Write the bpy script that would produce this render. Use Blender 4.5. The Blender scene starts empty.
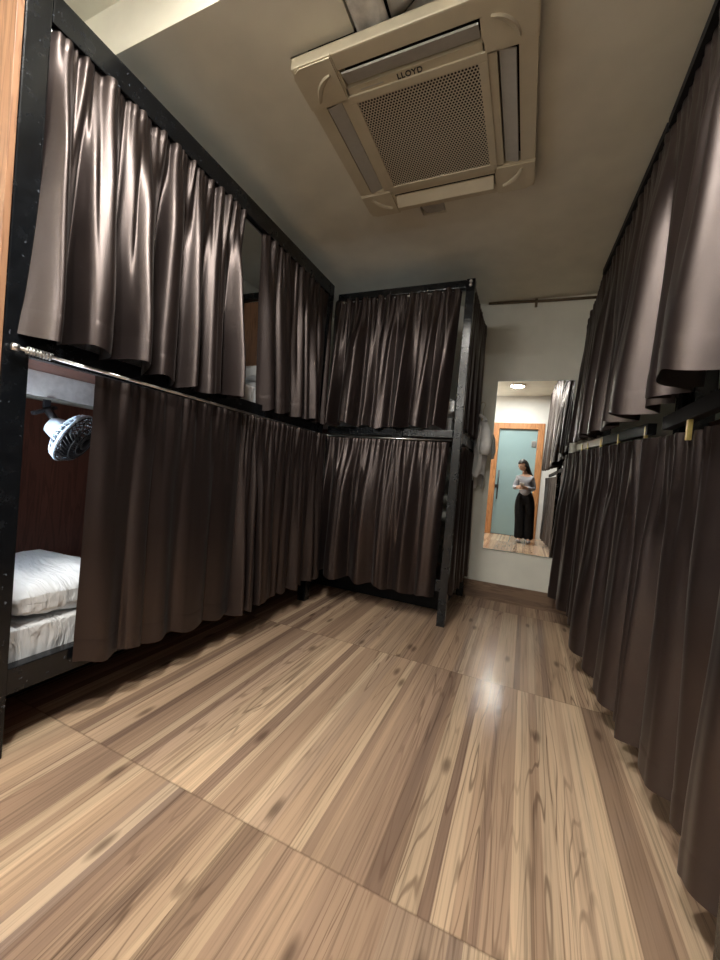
import bpy, bmesh, math, random
from mathutils import Vector, Matrix, noise

S = bpy.context.scene
COL = S.collection
PI = math.pi

# ------------------------------------------------------------------ helpers
def link(o, parent=None):
    COL.objects.link(o)
    if parent is not None:
        o.parent = parent
    return o

def tag(o, label, cat, group=None):
    o['label'] = label; o['category'] = cat
    if group: o['group'] = group
    return o

def thing(name, label, cat, loc=(0, 0, 0), group=None, rot=(0, 0, 0)):
    o = bpy.data.objects.new(name, None)
    o.empty_display_size = 0.05
    o.location = loc; o.rotation_euler = rot
    link(o)
    return tag(o, label, cat, group)

def obj(name, bm, m, parent=None, smooth=False, mods=None, label=None):
    me = bpy.data.meshes.new(name)
    bmesh.ops.recalc_face_normals(bm, faces=bm.faces[:])
    bm.to_mesh(me); bm.free()
    for p in me.polygons: p.use_smooth = smooth
    if isinstance(m, (list, tuple)):
        for mm in m: me.materials.append(mm)
    else:
        me.materials.append(m)
    o = bpy.data.objects.new(name, me)
    link(o, parent)
    if label: o['label'] = label
    return o

def struct(name, bm, m, parent=None, smooth=False):
    o = obj(name, bm, m, parent, smooth)
    if parent is None: o['kind'] = 'structure'
    return o

def box(bm, c, s, bev=0.0, rot=None, mi=0):
    b = bmesh.new()
    bmesh.ops.create_cube(b, size=1.0)
    for v in b.verts: v.co = Vector((v.co.x*s[0], v.co.y*s[1], v.co.z*s[2]))
    if bev > 0:
        bmesh.ops.bevel(b, geom=b.edges[:], offset=min(bev, min(s)*0.45), segments=2, profile=0.7, affect='EDGES')
    M = Matrix.Translation(Vector(c)) @ (rot.to_4x4() if rot is not None else Matrix.Identity(4))
    merge(bm, b, M, mi)
    return bm

def merge(bm, b, M=None, mi=0):
    vm = {}
    for v in b.verts:
        vm[v] = bm.verts.new(M @ v.co if M is not None else v.co)
    for f in b.faces:
        try:
            nf = bm.faces.new([vm[v] for v in f.verts]); nf.material_index = mi; nf.smooth = f.smooth
        except ValueError:
            pass
    b.free()

def span(bm, x, y, z, bev=0.0, mi=0):
    return box(bm, ((x[0]+x[1])/2, (y[0]+y[1])/2, (z[0]+z[1])/2), (abs(x[1]-x[0]), abs(y[1]-y[0]), abs(z[1]-z[0])), bev, mi=mi)

def tube(bm, pts, r, seg=10, closed=False, cap=True, mi=0):
    pts = [Vector(p) for p in pts]
    n = len(pts); rings = []
    rr = r if isinstance(r, (list, tuple)) else [r]*n
    up = None
    for i, p in enumerate(pts):
        a = pts[(i-1) % n] if (i > 0 or closed) else p
        b = pts[(i+1) % n] if (i < n-1 or closed) else p
        t = (b-a).normalized()
        if up is None:
            up = t.orthogonal().normalized()
        up = (up - t*up.dot(t)).normalized()
        s = t.cross(up)
        rings.append([bm.verts.new(p + (up*math.cos(2*PI*k/seg) + s*math.sin(2*PI*k/seg))*rr[i]) for k in range(seg)])
    m = n if closed else n-1
    for i in range(m):
        A, B = rings[i], rings[(i+1) % n]
        for k in range(seg):
            f = bm.faces.new((A[k], A[(k+1) % seg], B[(k+1) % seg], B[k])); f.material_index = mi; f.smooth = True
    if cap and not closed:
        bm.faces.new(rings[0][::-1]).material_index = mi
        bm.faces.new(rings[-1]).material_index = mi
    return bm

def lathe(bm, prof, M=None, seg=32, mi=0):
    rings = []
    for r, z in prof:
        ring = []
        for k in range(seg):
            v = Vector((r*math.cos(2*PI*k/seg), r*math.sin(2*PI*k/seg), z))
            ring.append(bm.verts.new(M @ v if M is not None else v))
        rings.append(ring)
    for A, B in zip(rings, rings[1:]):
        for k in range(seg):
            f = bm.faces.new((A[k], A[(k+1) % seg], B[(k+1) % seg], B[k])); f.material_index = mi; f.smooth = True
    bm.faces.new(rings[0][::-1]).material_index = mi
    bm.faces.new(rings[-1]).material_index = mi
    return bm

def lerp(a, b, t): return a + (b-a)*t
def sstep(a, b, x):
    t = max(0.0, min(1.0, (x-a)/(b-a))); return t*t*(3-2*t)

# ------------------------------------------------------------------ materials
class NT:
    def __init__(s, name):
        s.m = bpy.data.materials.new(name); s.m.use_nodes = True
        s.t = s.m.node_tree
        s.b = s.t.nodes['Principled BSDF']
    def n(s, typ, ins=None, **kw):
        nd = s.t.nodes.new(typ)
        for k, v in kw.items(): setattr(nd, k, v)
        for k, v in (ins or {}).items(): s.set(nd.inputs[k], v)
        return nd
    def set(s, sock, v):
        if isinstance(v, bpy.types.NodeSocket): s.t.links.new(v, sock)
        elif isinstance(v, bpy.types.Node): s.t.links.new(v.outputs[0], sock)
        else: sock.default_value = v
    def math(s, op, a, b=None, c=None):
        nd = s.t.nodes.new('ShaderNodeMath'); nd.operation = op
        s.set(nd.inputs[0], a)
        if b is not None: s.set(nd.inputs[1], b)
        if c is not None: s.set(nd.inputs[2], c)
        return nd.outputs[0]
    def ramp(s, fac, stops, interp='LINEAR'):
        nd = s.t.nodes.new('ShaderNodeValToRGB'); cr = nd.color_ramp; cr.interpolation = interp
        while len(cr.elements) < len(stops): cr.elements.new(0.5)
        for e, (p, c) in zip(cr.elements, stops):
            e.position = p; e.color = (c[0], c[1], c[2], 1) if not isinstance(c, float) else (c, c, c, 1)
        s.set(nd.inputs[0], fac); return nd.outputs[0]
    def mix(s, fac, a, b, typ='MIX'):
        nd = s.t.nodes.new('ShaderNodeMixRGB'); nd.blend_type = typ
        s.set(nd.inputs[0], fac); s.set(nd.inputs[1], a); s.set(nd.inputs[2], b); return nd.outputs[0]
    def p(s, **kw):
        for k, v in kw.items(): s.set(s.b.inputs[k.replace('_', ' ')], v)
        return s
    def bump(s, h, strength=0.2, dist=0.01):
        nd = s.n('ShaderNodeBump', {'Height': h, 'Strength': strength, 'Distance': dist})
        s.set(s.b.inputs['Normal'], nd.outputs[0])

def c4(r, g, b): return (r, g, b, 1.0)

def plain(name, col, rough=0.5, spec=0.5, metal=0.0, nscale=40.0, var=0.12, bump=0.05):
    t = NT(name)
    g = t.n('ShaderNodeTexCoord').outputs['Object']
    nz = t.n('ShaderNodeTexNoise', {'Vector': g, 'Scale': nscale, 'Detail': 4.0})
    lo = [c*(1-var) for c in col]; hi = [min(1, c*(1+var)) for c in col]
    t.p(Base_Color=t.ramp(nz.outputs[0], [(0.3, lo), (0.7, hi)]), Roughness=rough, Metallic=metal)
    t.set(t.b.inputs['Specular IOR Level'], spec)
    if bump: t.bump(nz.outputs[0], bump, 0.004)
    return t.m

def floor_mat():
    t = NT('wood_print_floor')
    pos = t.n('ShaderNodeNewGeometry').outputs['Position']
    sx = t.n('ShaderNodeSeparateXYZ', {0: pos}); x, y = sx.outputs[0], sx.outputs[1]
    row = t.math('FLOOR', t.math('DIVIDE', t.math('SUBTRACT', y, 0.878), 1.19))
    col = t.math('FLOOR', t.math('DIVIDE', t.math('ADD', x, 0.49), 0.595))
    ro = t.math('ADD', t.math('MULTIPLY', row, 13.37), t.math('MULTIPLY', col, 0.0))
    w = t.math('ADD', x, ro)
    v1 = t.n('ShaderNodeTexVoronoi', {'W': w, 'Scale': 12.0, 'Randomness': 1.0}, voronoi_dimensions='1D')
    v2 = t.n('ShaderNodeTexVoronoi', {'W': t.math('ADD', w, 31.7), 'Scale': 30.0, 'Randomness': 1.0}, voronoi_dimensions='1D')
    c1 = t.n('ShaderNodeSeparateColor', {0: v1.outputs['Color']})
    c2 = t.n('ShaderNodeSeparateColor', {0: v2.outputs['Color']})
    base = t.ramp(c1.outputs[0], [(0.0, (.23, .152, .112)), (0.22, (.43, .292, .210)), (0.42, (.34, .230, .168)),
                                  (0.60, (.54, .378, .262)), (0.8, (.66, .475, .325)), (1.0, (.43, .318, .252))])
    narrow = t.ramp(c2.outputs[1], [(0.0, (.16, .10, .07)), (0.25, (.40, .265, .175)), (0.72, (.52, .355, .225)), (0.86, (.82, .62, .40)), (1.0, (.86, .66, .44))])
    base = t.mix(0.42, base, narrow)
    # stretched coordinates
    def stretch(ax, ay, off):
        return t.n('ShaderNodeCombineXYZ', {0: t.math('MULTIPLY', w, ax), 1: t.math('MULTIPLY', y, ay), 2: off}).outputs[0]
    nbig = t.n('ShaderNodeTexNoise', {'Vector': stretch(8.5, 0.50, c1.outputs[1]), 'Scale': 1.0, 'Detail': 2.5, 'Roughness': 0.45})
    rings = t.math('SINE', t.math('MULTIPLY', nbig.outputs[0], 120.0))
    line = t.ramp(rings, [(0.0, 0.0), (0.74, 0.0), (0.99, 1.0)])
    nm = t.n('ShaderNodeTexNoise', {'Vector': stretch(5.0, 0.6, 3.3), 'Scale': 1.0, 'Detail': 1.0})
    msk = t.ramp(nm.outputs[0], [(0.44, 0.02), (0.66, 0.62)])
    nf = t.n('ShaderNodeTexNoise', {'Vector': stretch(140.0, 2.2, 0.7), 'Scale': 1.0, 'Detail': 3.0, 'Roughness': 0.6})
    fine = t.ramp(nf.outputs[0], [(0.30, 0.64), (0.48, 1.0), (0.75, 1.12)])
    col1 = t.mix(1.0, base, fine, 'MULTIPLY')
    col2 = t.mix(t.math('MULTIPLY', line, msk), col1, c4(.105, .062, .042))
    # smoky broad tone
    nl = t.n('ShaderNodeTexNoise', {'Vector': stretch(3.0, 0.8, 9.1), 'Scale': 1.0, 'Detail': 2.0})
    col3 = t.mix(1.0, col2, t.ramp(nl.outputs[0], [(0.3, 0.82), (0.7, 1.14)]), 'MULTIPLY')
    # knots
    vk = t.n('ShaderNodeTexVoronoi', {'Vector': stretch(4.2, 1.35, 0.0), 'Scale': 1.0, 'Randomness': 1.0}, voronoi_dimensions='2D')
    kd = vk.outputs['Distance']
    knot = t.ramp(kd, [(0.0, 1.0), (0.03, 0.85), (0.075, 0.0)])
    col4 = t.mix(t.math('MULTIPLY', knot, 0.75), col3, c4(.10, .062, .042))
    # joints
    fy = t.math('ABSOLUTE', t.math('SUBTRACT', t.math('FRACT', t.math('ADD', t.math('DIVIDE', t.math('SUBTRACT', y, 0.878), 1.19), 0.5)), 0.5))
    jy = t.ramp(fy, [(0.0, 1.0), (0.0011, 1.0), (0.0022, 0.0)])
    fx = t.math('ABSOLUTE', t.math('SUBTRACT', t.math('FRACT', t.math('ADD', t.math('DIVIDE', t.math('ADD', x, 0.49), 0.595), 0.5)), 0.5))
    jx = t.ramp(fx, [(0.0, 1.0), (0.0014, 1.0), (0.0030, 0.0)])
    col5 = t.mix(t.math('MULTIPLY', jy, 0.5), col4, c4(.12, .075, .045))
    col5 = t.mix(t.math('MULTIPLY', jx, 0.45), col5, c4(.12, .075, .045))
    t.p(Base_Color=col5, Roughness=t.ramp(nf.outputs[0], [(0.2, 0.23), (0.8, 0.14)]))
    t.set(t.b.inputs['Specular IOR Level'], 0.5)
    t.bump(nf.outputs[0], 0.04, 0.002)
    return t.m

def wood_mat(name, a, b, axis=2, rough=0.4):
    t = NT(name)
    g = t.n('ShaderNodeTexCoord').outputs['Object']
    sc = [14.0, 14.0, 14.0]; sc[axis] = 1.2
    mp = t.n('ShaderNodeMapping', {'Vector': g, 'Scale': sc})
    nz = t.n('ShaderNodeTexNoise', {'Vector': mp, 'Scale': 1.6, 'Detail': 5.0, 'Distortion': 0.6})
    rg = t.math('SINE', t.math('MULTIPLY', nz.outputs[0], 34.0))
    col = t.mix(t.ramp(rg, [(0.2, 0.0), (1.0, 0.55)]), t.ramp(nz.outputs[0], [(0.3, a), (0.7, b)]), c4(a[0]*.55, a[1]*.5, a[2]*.5))
    t.p(Base_Color=col, Roughness=rough)
    t.bump(nz.outputs[0], 0.05, 0.003)
    return t.m

def satin_mat():
    t = NT('brown_satin_fabric')
    g = t.n('ShaderNodeTexCoord').outputs['Object']
    mp = t.n('ShaderNodeMapping', {'Vector': g, 'Scale': (500.0, 500.0, 160.0)})
    nz = t.n('ShaderNodeTexNoise', {'Vector': mp, 'Scale': 1.0, 'Detail': 2.0})
    big = t.n('ShaderNodeTexNoise', {'Vector': g, 'Scale': 7.0, 'Detail': 5.0, 'Roughness': 0.6})
    col = t.ramp(nz.outputs[0], [(0.3, (.0078, .0049, .0047)), (0.7, (.0125, .0082, .0078))])
    t.p(Base_Color=col, Roughness=t.ramp(big.outputs[0], [(0.3, 0.37), (0.7, 0.44)]), Sheen_Weight=0.05, Sheen_Roughness=0.4)
    t.set(t.b.inputs['Specular IOR Level'], 1.0)
    t.set(t.b.inputs['Specular Tint'], (1.0, 0.84, 0.80, 1))
    t.bump(t.math('ADD', big.outputs[0], t.math('MULTIPLY', nz.outputs[0], 0.10)), 0.05, 0.010)
    return t.m

def black_paint():
    t = NT('black_gloss_enamel')
    g = t.n('ShaderNodeTexCoord').outputs['Object']
    nz = t.n('ShaderNodeTexNoise', {'Vector': g, 'Scale': 18.0, 'Detail': 5.0, 'Roughness': 0.7})
    chips = t.n('ShaderNodeTexNoise', {'Vector': g, 'Scale': 60.0, 'Detail': 3.0})
    ch = t.ramp(chips.outputs[0], [(0.70, 0.0), (0.74, 0.7)])
    col = t.mix(ch, t.ramp(nz.outputs[0], [(0.3, (.0035, .0045, .006)), (0.7, (.008, .010, .013))]), c4(.16, .18, .21))
    t.p(Base_Color=col, Roughness=t.ramp(nz.outputs[0], [(0.3, 0.20), (0.7, 0.30)]))
    t.set(t.b.inputs['Specular IOR Level'], 0.45)
    t.bump(nz.outputs[0], 0.05, 0.003)
    return t.m

def grille_mat():
    # perforated plastic: staggered round holes, dark inside
    t = NT('perforated_plastic_grille')
    g = t.n('ShaderNodeTexCoord').outputs['Object']
    s = t.n('ShaderNodeSeparateXYZ', {0: g})
    P = 0.0128
    u = t.math('DIVIDE', s.outputs[0], P); v = t.math('DIVIDE', s.outputs[1], P*0.866)
    rowv = t.math('FLOOR', v)
    odd = t.math('MODULO', t.math('ABSOLUTE', rowv), 2.0)
    uu = t.math('SUBTRACT', t.math('FRACT', t.math('ADD', u, t.math('MULTIPLY', odd, 0.5))), 0.5)
    vv = t.math('MULTIPLY', t.math('SUBTRACT', t.math('FRACT', v), 0.5), 0.866)
    d = t.math('SQRT', t.math('ADD', t.math('MULTIPLY', uu, uu), t.math('MULTIPLY', vv, vv)))
    hole = t.ramp(d, [(0.30, 1.0), (0.36, 0.0)])
    t.p(Base_Color=t.mix(hole, c4(.58, .53, .42), c4(.012, .011, .010)), Roughness=t.mix(hole, c4(.45, .45, .45), c4(.9, .9, .9)))
    t.bump(t.math('SUBTRACT', 1.0, hole), 0.6, 0.003)
    return t.m

def emit_mat(name, col, strength):
    t = NT(name)
    t.p(Base_Color=c4(.9, .9, .9), Roughness=0.5)
    t.set(t.b.inputs['Emission Color'], c4(*col)); t.set(t.b.inputs['Emission Strength'], strength)
    return t.m

M = {}
M['floor'] = floor_mat()
M['ceil'] = plain('cream_ceiling_paint', (.78, .75, .63), 0.75, 0.3, nscale=6.0, var=0.05, bump=0.03)
M['wall'] = plain('grey_wall_paint', (.80, .80, .72), 0.6, 0.4, nscale=5.0, var=0.05, bump=0.03)
M['wallpale'] = plain('pale_wall_paint', (.80, .81, .80), 0.6, 0.4, nscale=5.0, var=0.04, bump=0.03)
M['skirt'] = wood_mat('wood_print_skirting', (.17, .11, .075), (.27, .18, .12), 0, 0.35)
M['satin'] = satin_mat()
M['black'] = black_paint()
M['mattblack'] = plain('matt_black_steel', (.006, .0065, .008), 0.6, 0.25, var=0.3, bump=0.02)
M['steel'] = plain('polished_steel', (.88, .88, .88), 0.3, 0.5, 1.0, var=0.05, bump=0.0)
M['acplastic'] = plain('cream_plastic', (.60, .54, .40), 0.42, 0.5, nscale=12.0, var=0.04, bump=0.02)
M['acvane'] = plain('grey_plastic_vane', (.46, .45, .41), 0.4, 0.5, var=0.04, bump=0.0)
M['acdark'] = plain('dark_duct_interior', (.012, .012, .012), 0.8, 0.2)
M['grille'] = grille_mat()
M['logo'] = plain('black_logo_print', (.02, .02, .02), 0.4)
M['paper'] = plain('pale_foil_sheet', (.66, .65, .62), 0.5, 0.5, nscale=30.0, var=0.2, bump=0.3)
M['endwood'] = wood_mat('orange_wood_laminate', (.40, .20, .11), (.50, .28, .16), 2, 0.38)
M['darkwood'] = wood_mat('dark_red_wood_laminate', (.10, .035, .022), (.15, .055, .035), 2, 0.4)
M['greyboard'] = plain('grey_laminate_board', (.62, .61, .61), 0.35)
t = NT('white_bed_linen')
g = t.n('ShaderNodeTexCoord').outputs['Object']
n1 = t.n('ShaderNodeTexNoise', {'Vector': t.n('ShaderNodeMapping', {'Vector': g, 'Rotation': (0, 0, .5), 'Scale': (4.0, 16.0, 8.0)}), 'Scale': 1.0, 'Detail': 3.0, 'Distortion': 1.2})
t.p(Base_Color=c4(.84, .86, .88), Roughness=.85); t.bump(n1.outputs[0], 0.9, 0.03)
M['linen'] = t.m
M['fanwhite'] = plain('pale_blue_plastic', (.62, .74, .86), 0.35)
M['fanblack'] = plain('black_plastic', (.012, .012, .014), 0.35)
M['cotton'] = plain('white_cotton', (.88, .88, .87), 0.85, 0.2, nscale=14.0, var=0.08, bump=0.3)
M['yellow'] = plain('brass_hook', (.62, .50, .18), 0.35, 0.5, 0.6)
M['doorwood'] = wood_mat('orange_door_frame_wood', (.48, .22, .09), (.60, .30, .13), 2, 0.4)
t = NT('frosted_teal_glass'); t.p(Base_Color=c4(.30, .44, .47), Roughness=0.25); M['glass'] = t.m
t = NT('mirror_silvering'); t.p(Base_Color=c4(.93, .94, .93), Metallic=1.0, Roughness=0.0); M['mirror'] = t.m
M['mirroredge'] = plain('mirror_edge_glass', (.55, .60, .58), 0.2)
M['chrome'] = plain('dark_metal_handle', (.10, .10, .11), 0.3, 0.5, 0.8)
M['skin'] = plain('skin', (.62, .38, .27), 0.5, 0.4, var=0.05, bump=0.0)
M['hair'] = plain('black_hair', (.012, .010, .010), 0.4, 0.5, nscale=120, var=0.3, bump=0.2)
M['sweater'] = plain('grey_knit', (.36, .37, .41), 0.9, 0.2, nscale=200, var=0.15, bump=0.2)
M['trouser'] = plain('black_cloth', (.014, .014, .016), 0.85, 0.2, var=0.2)
M['shoe'] = plain('grey_shoe', (.35, .34, .36), 0.6)
M['lamp'] = emit_mat('lamp_diffuser', (1.0, .955, .88), 68.0)
M['filltube'] = emit_mat('added_fill_tube', (1.0, .98, .95), 30.0)  # emission of the added fill tube
M['coollamp'] = emit_mat('cool_lamp_diffuser', (.80, .90, 1.0), 26.0)
M['dimlamp'] = emit_mat('dim_lamp_diffuser', (.85, .92, 1.0), 5.0)
M['cable'] = plain('brown_conduit', (.16, .12, .075), 0.6)

# ------------------------------------------------------------------ room shell
XL, XR, YF, YB = -2.36, 1.30, -1.22, 3.52
ZLOW, ZHIGH, YSTEP = 2.57, 2.78, 1.0
b = bmesh.new(); span(b, (XL-.1, XR+.1), (YF-.1, YB+.1), (-.08, 0)); struct('floor', b, M['floor'])
b = bmesh.new(); span(b, (XL-.1, XR+.1), (YB, YB+.1), (0, 2.95)); struct('wall_back', b, M['wall'])
b = bmesh.new(); span(b, (XL-.1, XL), (YF, YB), (0, 2.95)); struct('wall_left', b, M['wall'])
b = bmesh.new(); span(b, (XR, XR+.1), (YF, YB), (0, 2.95)); struct('wall_right', b, M['wall'])
DX0, DX1, DZ = -.68, .26, 2.24      # outer door frame
b = bmesh.new()
span(b, (XL-.1, DX0), (YF-.1, YF), (0, 2.95)); span(b, (DX1, XR+.1), (YF-.1, YF), (0, 2.95)); span(b, (DX0, DX1), (YF-.1, YF), (DZ, 2.95))
struct('wall_front', b, M['wallpale'])
# ceiling: low slab with an opening for the air conditioner, a step down and the high slab by the door
HX0, HX1, HY0, HY1 = -.972, -.11, 1.236, 2.06
b = bmesh.new()
T = .30
span(b, (XL-.1, HX0), (YSTEP, YB+.1), (ZLOW, ZLOW+T)); span(b, (HX1, XR+.1), (YSTEP, YB+.1), (ZLOW, ZLOW+T))
span(b, (HX0, -.70), (YSTEP, HY0), (ZLOW, ZLOW+T)); span(b, (-.40, HX1), (YSTEP, HY0), (ZLOW, ZLOW+T))
span(b, (-.70, -.40), (YSTEP, 1.02), (ZLOW, ZLOW+T))
span(b, (HX0, -.70), (HY1, YB+.1), (ZLOW, ZLOW+T)); span(b, (-.56, HX1), (HY1, YB+.1), (ZLOW, ZLOW+T)); span(b, (-.70, -.56), (HY1, 2.165), (ZLOW, ZLOW+T)); span(b, (-.70, -.56), (2.26, YB+.1), (ZLOW, ZLOW+T))
span(b, (XL-.1, XR+.1), (YF-.1, YSTEP), (ZHIGH, ZHIGH+.1))
struct('ceiling', b, M['ceil'])
# skirting on the back wall
b = bmesh.new(); span(b, (-.42, .42), (YB-.012, YB), (0, .148)); struct('baseboard_back', b, M['skirt'])
# conduit along the ceiling line on the back wall
t1 = thing('conduit_pipe', 'thin brown conduit along the top of the back wall', 'pipe', (0, YB-.011, 2.545))
b = bmesh.new(); tube(b, [(-.425, 0, .018), (.0, 0, 0), (.40, 0, -.008)], .011, 10); obj('pipe', b, M['cable'], t1, True)
b = bmesh.new(); span(b, (-.055, -.035), (-.012, .012), (-.045, .02), .004); obj('clip', b, M['cable'], t1)

# door behind the camera
d = bpy.data.objects.new('door_1', None); d.location = (0, YF, 0); link(d); d['kind'] = 'structure'
fw = .115
b = bmesh.new()
span(b, (DX0, DX0+fw), (-.09, .02), (0, DZ), .006); span(b, (DX1-fw, DX1), (-.09, .02), (0, DZ), .006); span(b, (DX0+fw, DX1-fw), (-.09, .02), (DZ-fw, DZ), .006)
obj('door_frame', b, M['doorwood'], d)
b = bmesh.new(); span(b, (DX0+fw+.004, DX1-fw-.004), (-.045, -.033), (.012, DZ-fw-.006)); obj('door_glass', b, M['glass'], d)
b = bmesh.new()
tube(b, [(DX0+.175, -.033, 1.28), (DX0+.175, .02, 1.27), (DX0+.175, .02, .72), (DX0+.175, -.033, .71)], .012, 8); obj('door_handle', b, M['chrome'], d, True)
b = bmesh.new(); span(b, (DX0+.12, DX0+.19), (-.032, -.02), (.93, 1.0), .004); obj('door_lock', b, M['chrome'], d)
b = bmesh.new(); span(b, (DX1-fw-.10, DX1-fw-.02), (-.033, -.015), (1.78, 1.90), .004); obj('door_hinge_plate', b, M['steel'], d)

# ceiling lamps over the entrance
def lamp(x, y, label):
    L = thing('ceiling_light', label, 'light', (x, y, ZHIGH), 'round lamps over the entrance')
    b = bmesh.new(); lathe(b, [(.135, 0), (.135, -.020), (.115, -.024), (.112, -.012), (.112, 0)], None, 32); obj('rim', b, M['acplastic'], L, True)
    b = bmesh.new(); lathe(b, [(.110, -.010), (.110, -.018), (.05, -.023)], None, 32); obj('diffuser', b, M['lamp'], L, True)
    return L
lamp(-.27, -.36, 'round lit ceiling lamp reflected at the top of the wall mirror')
lamp(-.72, .42, 'round lit ceiling lamp just before the ceiling step, near the left bunk')

# unseen tube light, added behind the camera to brighten the low ceiling
WL = thing('added_fill_light', 'added unseen tube light beside the entrance door, brightening the low ceiling', 'light', (-1.45, YF, 2.30))
b = bmesh.new(); span(b, (-.42, .42), (.0, .03), (-.035, .035), .005); obj('housing', b, M['acplastic'], WL)
b = bmesh.new(); tube(b, [(-.39, .05, 0), (.39, .05, 0)], .018, 14); obj('tube', b, M['filltube'], WL, True)
b = bmesh.new(); span(b, (-.415, -.39), (.03, .068), (-.022, .022), .003); obj('tube_holder', b, M['acplastic'], WL)
b = bmesh.new(); span(b, (.39, .415), (.03, .068), (-.022, .022), .003); obj('tube_holder', b, M['acplastic'], WL)

# ------------------------------------------------------------------ curtains
def curtain(name, label, p0, p1, ztop, zbot, n, folds, amp, seed, group, lean=0.0, belly=0.0, hem=0.085, head=0.045,
            flare0=0.0, flare1=0.0, topamp=None, side0=0.0, slant=0.010, crumple=0.0022, nv=56):
    """a gathered hanging curtain; p0,p1 rod ends (x,y), n outward normal, ztop/zbot numbers or functions of u"""
    R = random.Random(seed)
    p0 = Vector((p0[0], p0[1], 0)); p1 = Vector((p1[0], p1[1], 0)); n = Vector((n[0], n[1], 0)).normalized()
    width = (p1-p0).length; along = (p1-p0).normalized()
    zt = ztop if callable(ztop) else (lambda u: ztop)
    zb = zbot if callable(zbot) else (lambda u: zbot)
    topamp = min(.014, amp*0.30) if topamp is None else topamp
    def phase(k):
        cuts = [0.0]; 
        for _ in range(k): cuts.append(cuts[-1] + R.uniform(0.55, 1.5))
        cuts = [c/cuts[-1] for c in cuts]; amps = [R.uniform(0.45, 1.15) for _ in range(k)]
        def f(u):
            u = max(0.0, min(0.99999, u))
            for i in range(k):
                if u < cuts[i+1]:
                    s = (u-cuts[i])/(cuts[i+1]-cuts[i])
                    a = amps[i]
                    s2 = s + 0.10*math.sin(2*PI*s)*(1 if i % 2 else -1)
                    return a*(math.sin(PI*s2)**0.9)*2 - 0.85
            return 0
        return f
    fb = phase(folds); ft = phase(int(folds*1.9)); fm = phase(int(folds*1.35)); fg = phase(int(folds*4.2))
    nu = int(min(420, max(90, folds*26)))
    so = R.uniform(0, 100)
    bm = bmesh.new(); hb = bmesh.new(); tb = bmesh.new()
    def pt(u, v, extra=0.0):
        # v: 0 top .. 1 bottom
        w1 = sstep(0.02, 0.42, v); w2 = sstep(0.30, 0.95, v)
        us = u + slant*(noise.noise(Vector((u*3.0+so, v*1.1, so))) )*sstep(0.05, 0.8, v)
        us2 = us + 0.006*noise.noise(Vector((u*9.0, v*2.2+so, 4.0)))*w2
        a = ft(us)*topamp*(1-0.8*w1) + fm(us2)*amp*0.22*w1*(1-w2) + fb(us2)*amp*w1*(0.45+0.55*w2)
        a += fg(u)*0.0075*math.exp(-v*9.0)
        a += noise.noise(Vector((u*width*8, v*3.0, so)))*crumple*(0.4+v)
        a += noise.noise(Vector((u*width*22, v*12.0, so+7)))*crumple*0.35*sstep(0.5, 1.0, v)
        a += lean*v + belly*math.sin(PI*min(1.0, v*0.97))*math.sin(PI*(0.08+0.84*u))
        fl = lerp(flare0, flare1, u)*v
        z0, z1 = zt(u), zb(u)
        zz = lerp(z0, z1, v)
        zz += 0.010*math.cos(so+u*folds*PI*1.6)*v*v + 0.006*noise.noise(Vector((u*11, so, 0)))*v
        P = p0 + along*(u*width + fl) + n*(a + extra)
        return Vector((P.x, P.y, zz))
    L = abs(zt(.5)-zb(.5)); vh = 1 - hem/L; vt = head/L
    def sheet(B, va, vb, rows, extra=0.0):
        g = []
        for j in range(rows+1):
            v = lerp(va, vb, j/rows)
            g.append([B.verts.new(pt(i/nu, v, extra(v) if callable(extra) else extra)) for i in range(nu+1)])
        for j in range(rows):
            for i in range(nu):
                B.faces.new((g[j][i], g[j][i+1], g[j+1][i+1], g[j+1][i])).smooth = True
    sheet(bm, vt, vh, nv)
    sheet(hb, vh, 1.0, 10, lambda v: 0.0016*sstep(vh, vh+.012, v))
    sheet(tb, 0.0, vt, 6, lambda v: 0.002*math.sin(PI*min(1, v/vt)))
    for B in (bm, hb, tb):
        pass
    me_o = obj(name, bm, M['satin'], None, True)
    tag(me_o, label, 'curtain', group)
    h = obj('hem', hb, M['satin'], me_o, True)
    k = obj('gathered_heading', tb, M['satin'], me_o, True)
    for o in (me_o, h, k):
        md = o.modifiers.new('thickness', 'SOLIDIFY'); md.thickness = 0.0022; md.offset = 0; md.use_rim = False
    return me_o

XA = -1.443
GA = 'satin curtains of the left bunk'
curtain('bunk_curtain', 'shiny dark brown satin curtain hanging on the upper left bunk nearest the camera', (XA-.012, .695), (XA-.012, 1.590), 2.294, lambda u: 1.322+.012*math.sin(u*7), (1, 0), 7, .080, 11, GA, lean=.06, flare0=-.045, flare1=-.035, crumple=.0045)
curtain('bunk_curtain', 'narrow dark satin curtain on the upper left bunk beside the gap, near the corner', (XA-.012, 1.745), (XA-.012, 2.60), 2.294, lambda u: 1.325+.02*u, (1, 0), 7, .062, 23, GA, lean=.035, flare0=.075, flare1=.0)
curtain('bunk_curtain', 'dull brown curtain of the lower left bunk pulled aside next to the white bedding', (XA+.022, .885), (XA+.022, 1.66), 1.262, lambda u: .225-.05*u, (1, 0), 5, .024, 37, GA, lean=.012, flare0=-.01, crumple=.003)
curtain('bunk_curtain', 'tightly pleated brown curtain of the lower left bunk towards the corner post', (XA+.022, 1.655), (XA+.022, 2.59), 1.262, lambda u: .17+.01*u, (1, 0), 10, .052, 41, GA, lean=.01)
YBK = 2.64
GB = 'satin curtains of the corner bunk'
curtain('bunk_curtain', 'dark satin curtain across the upper front of the corner bunk', (-1.475, YBK+.018), (-.505, YBK+.018), 2.312, lambda u: 1.345+.008*math.sin(u*9), (0, -1), 7, .062, 53, GB, lean=.045, flare0=.0, flare1=-.03, crumple=.003)
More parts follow.
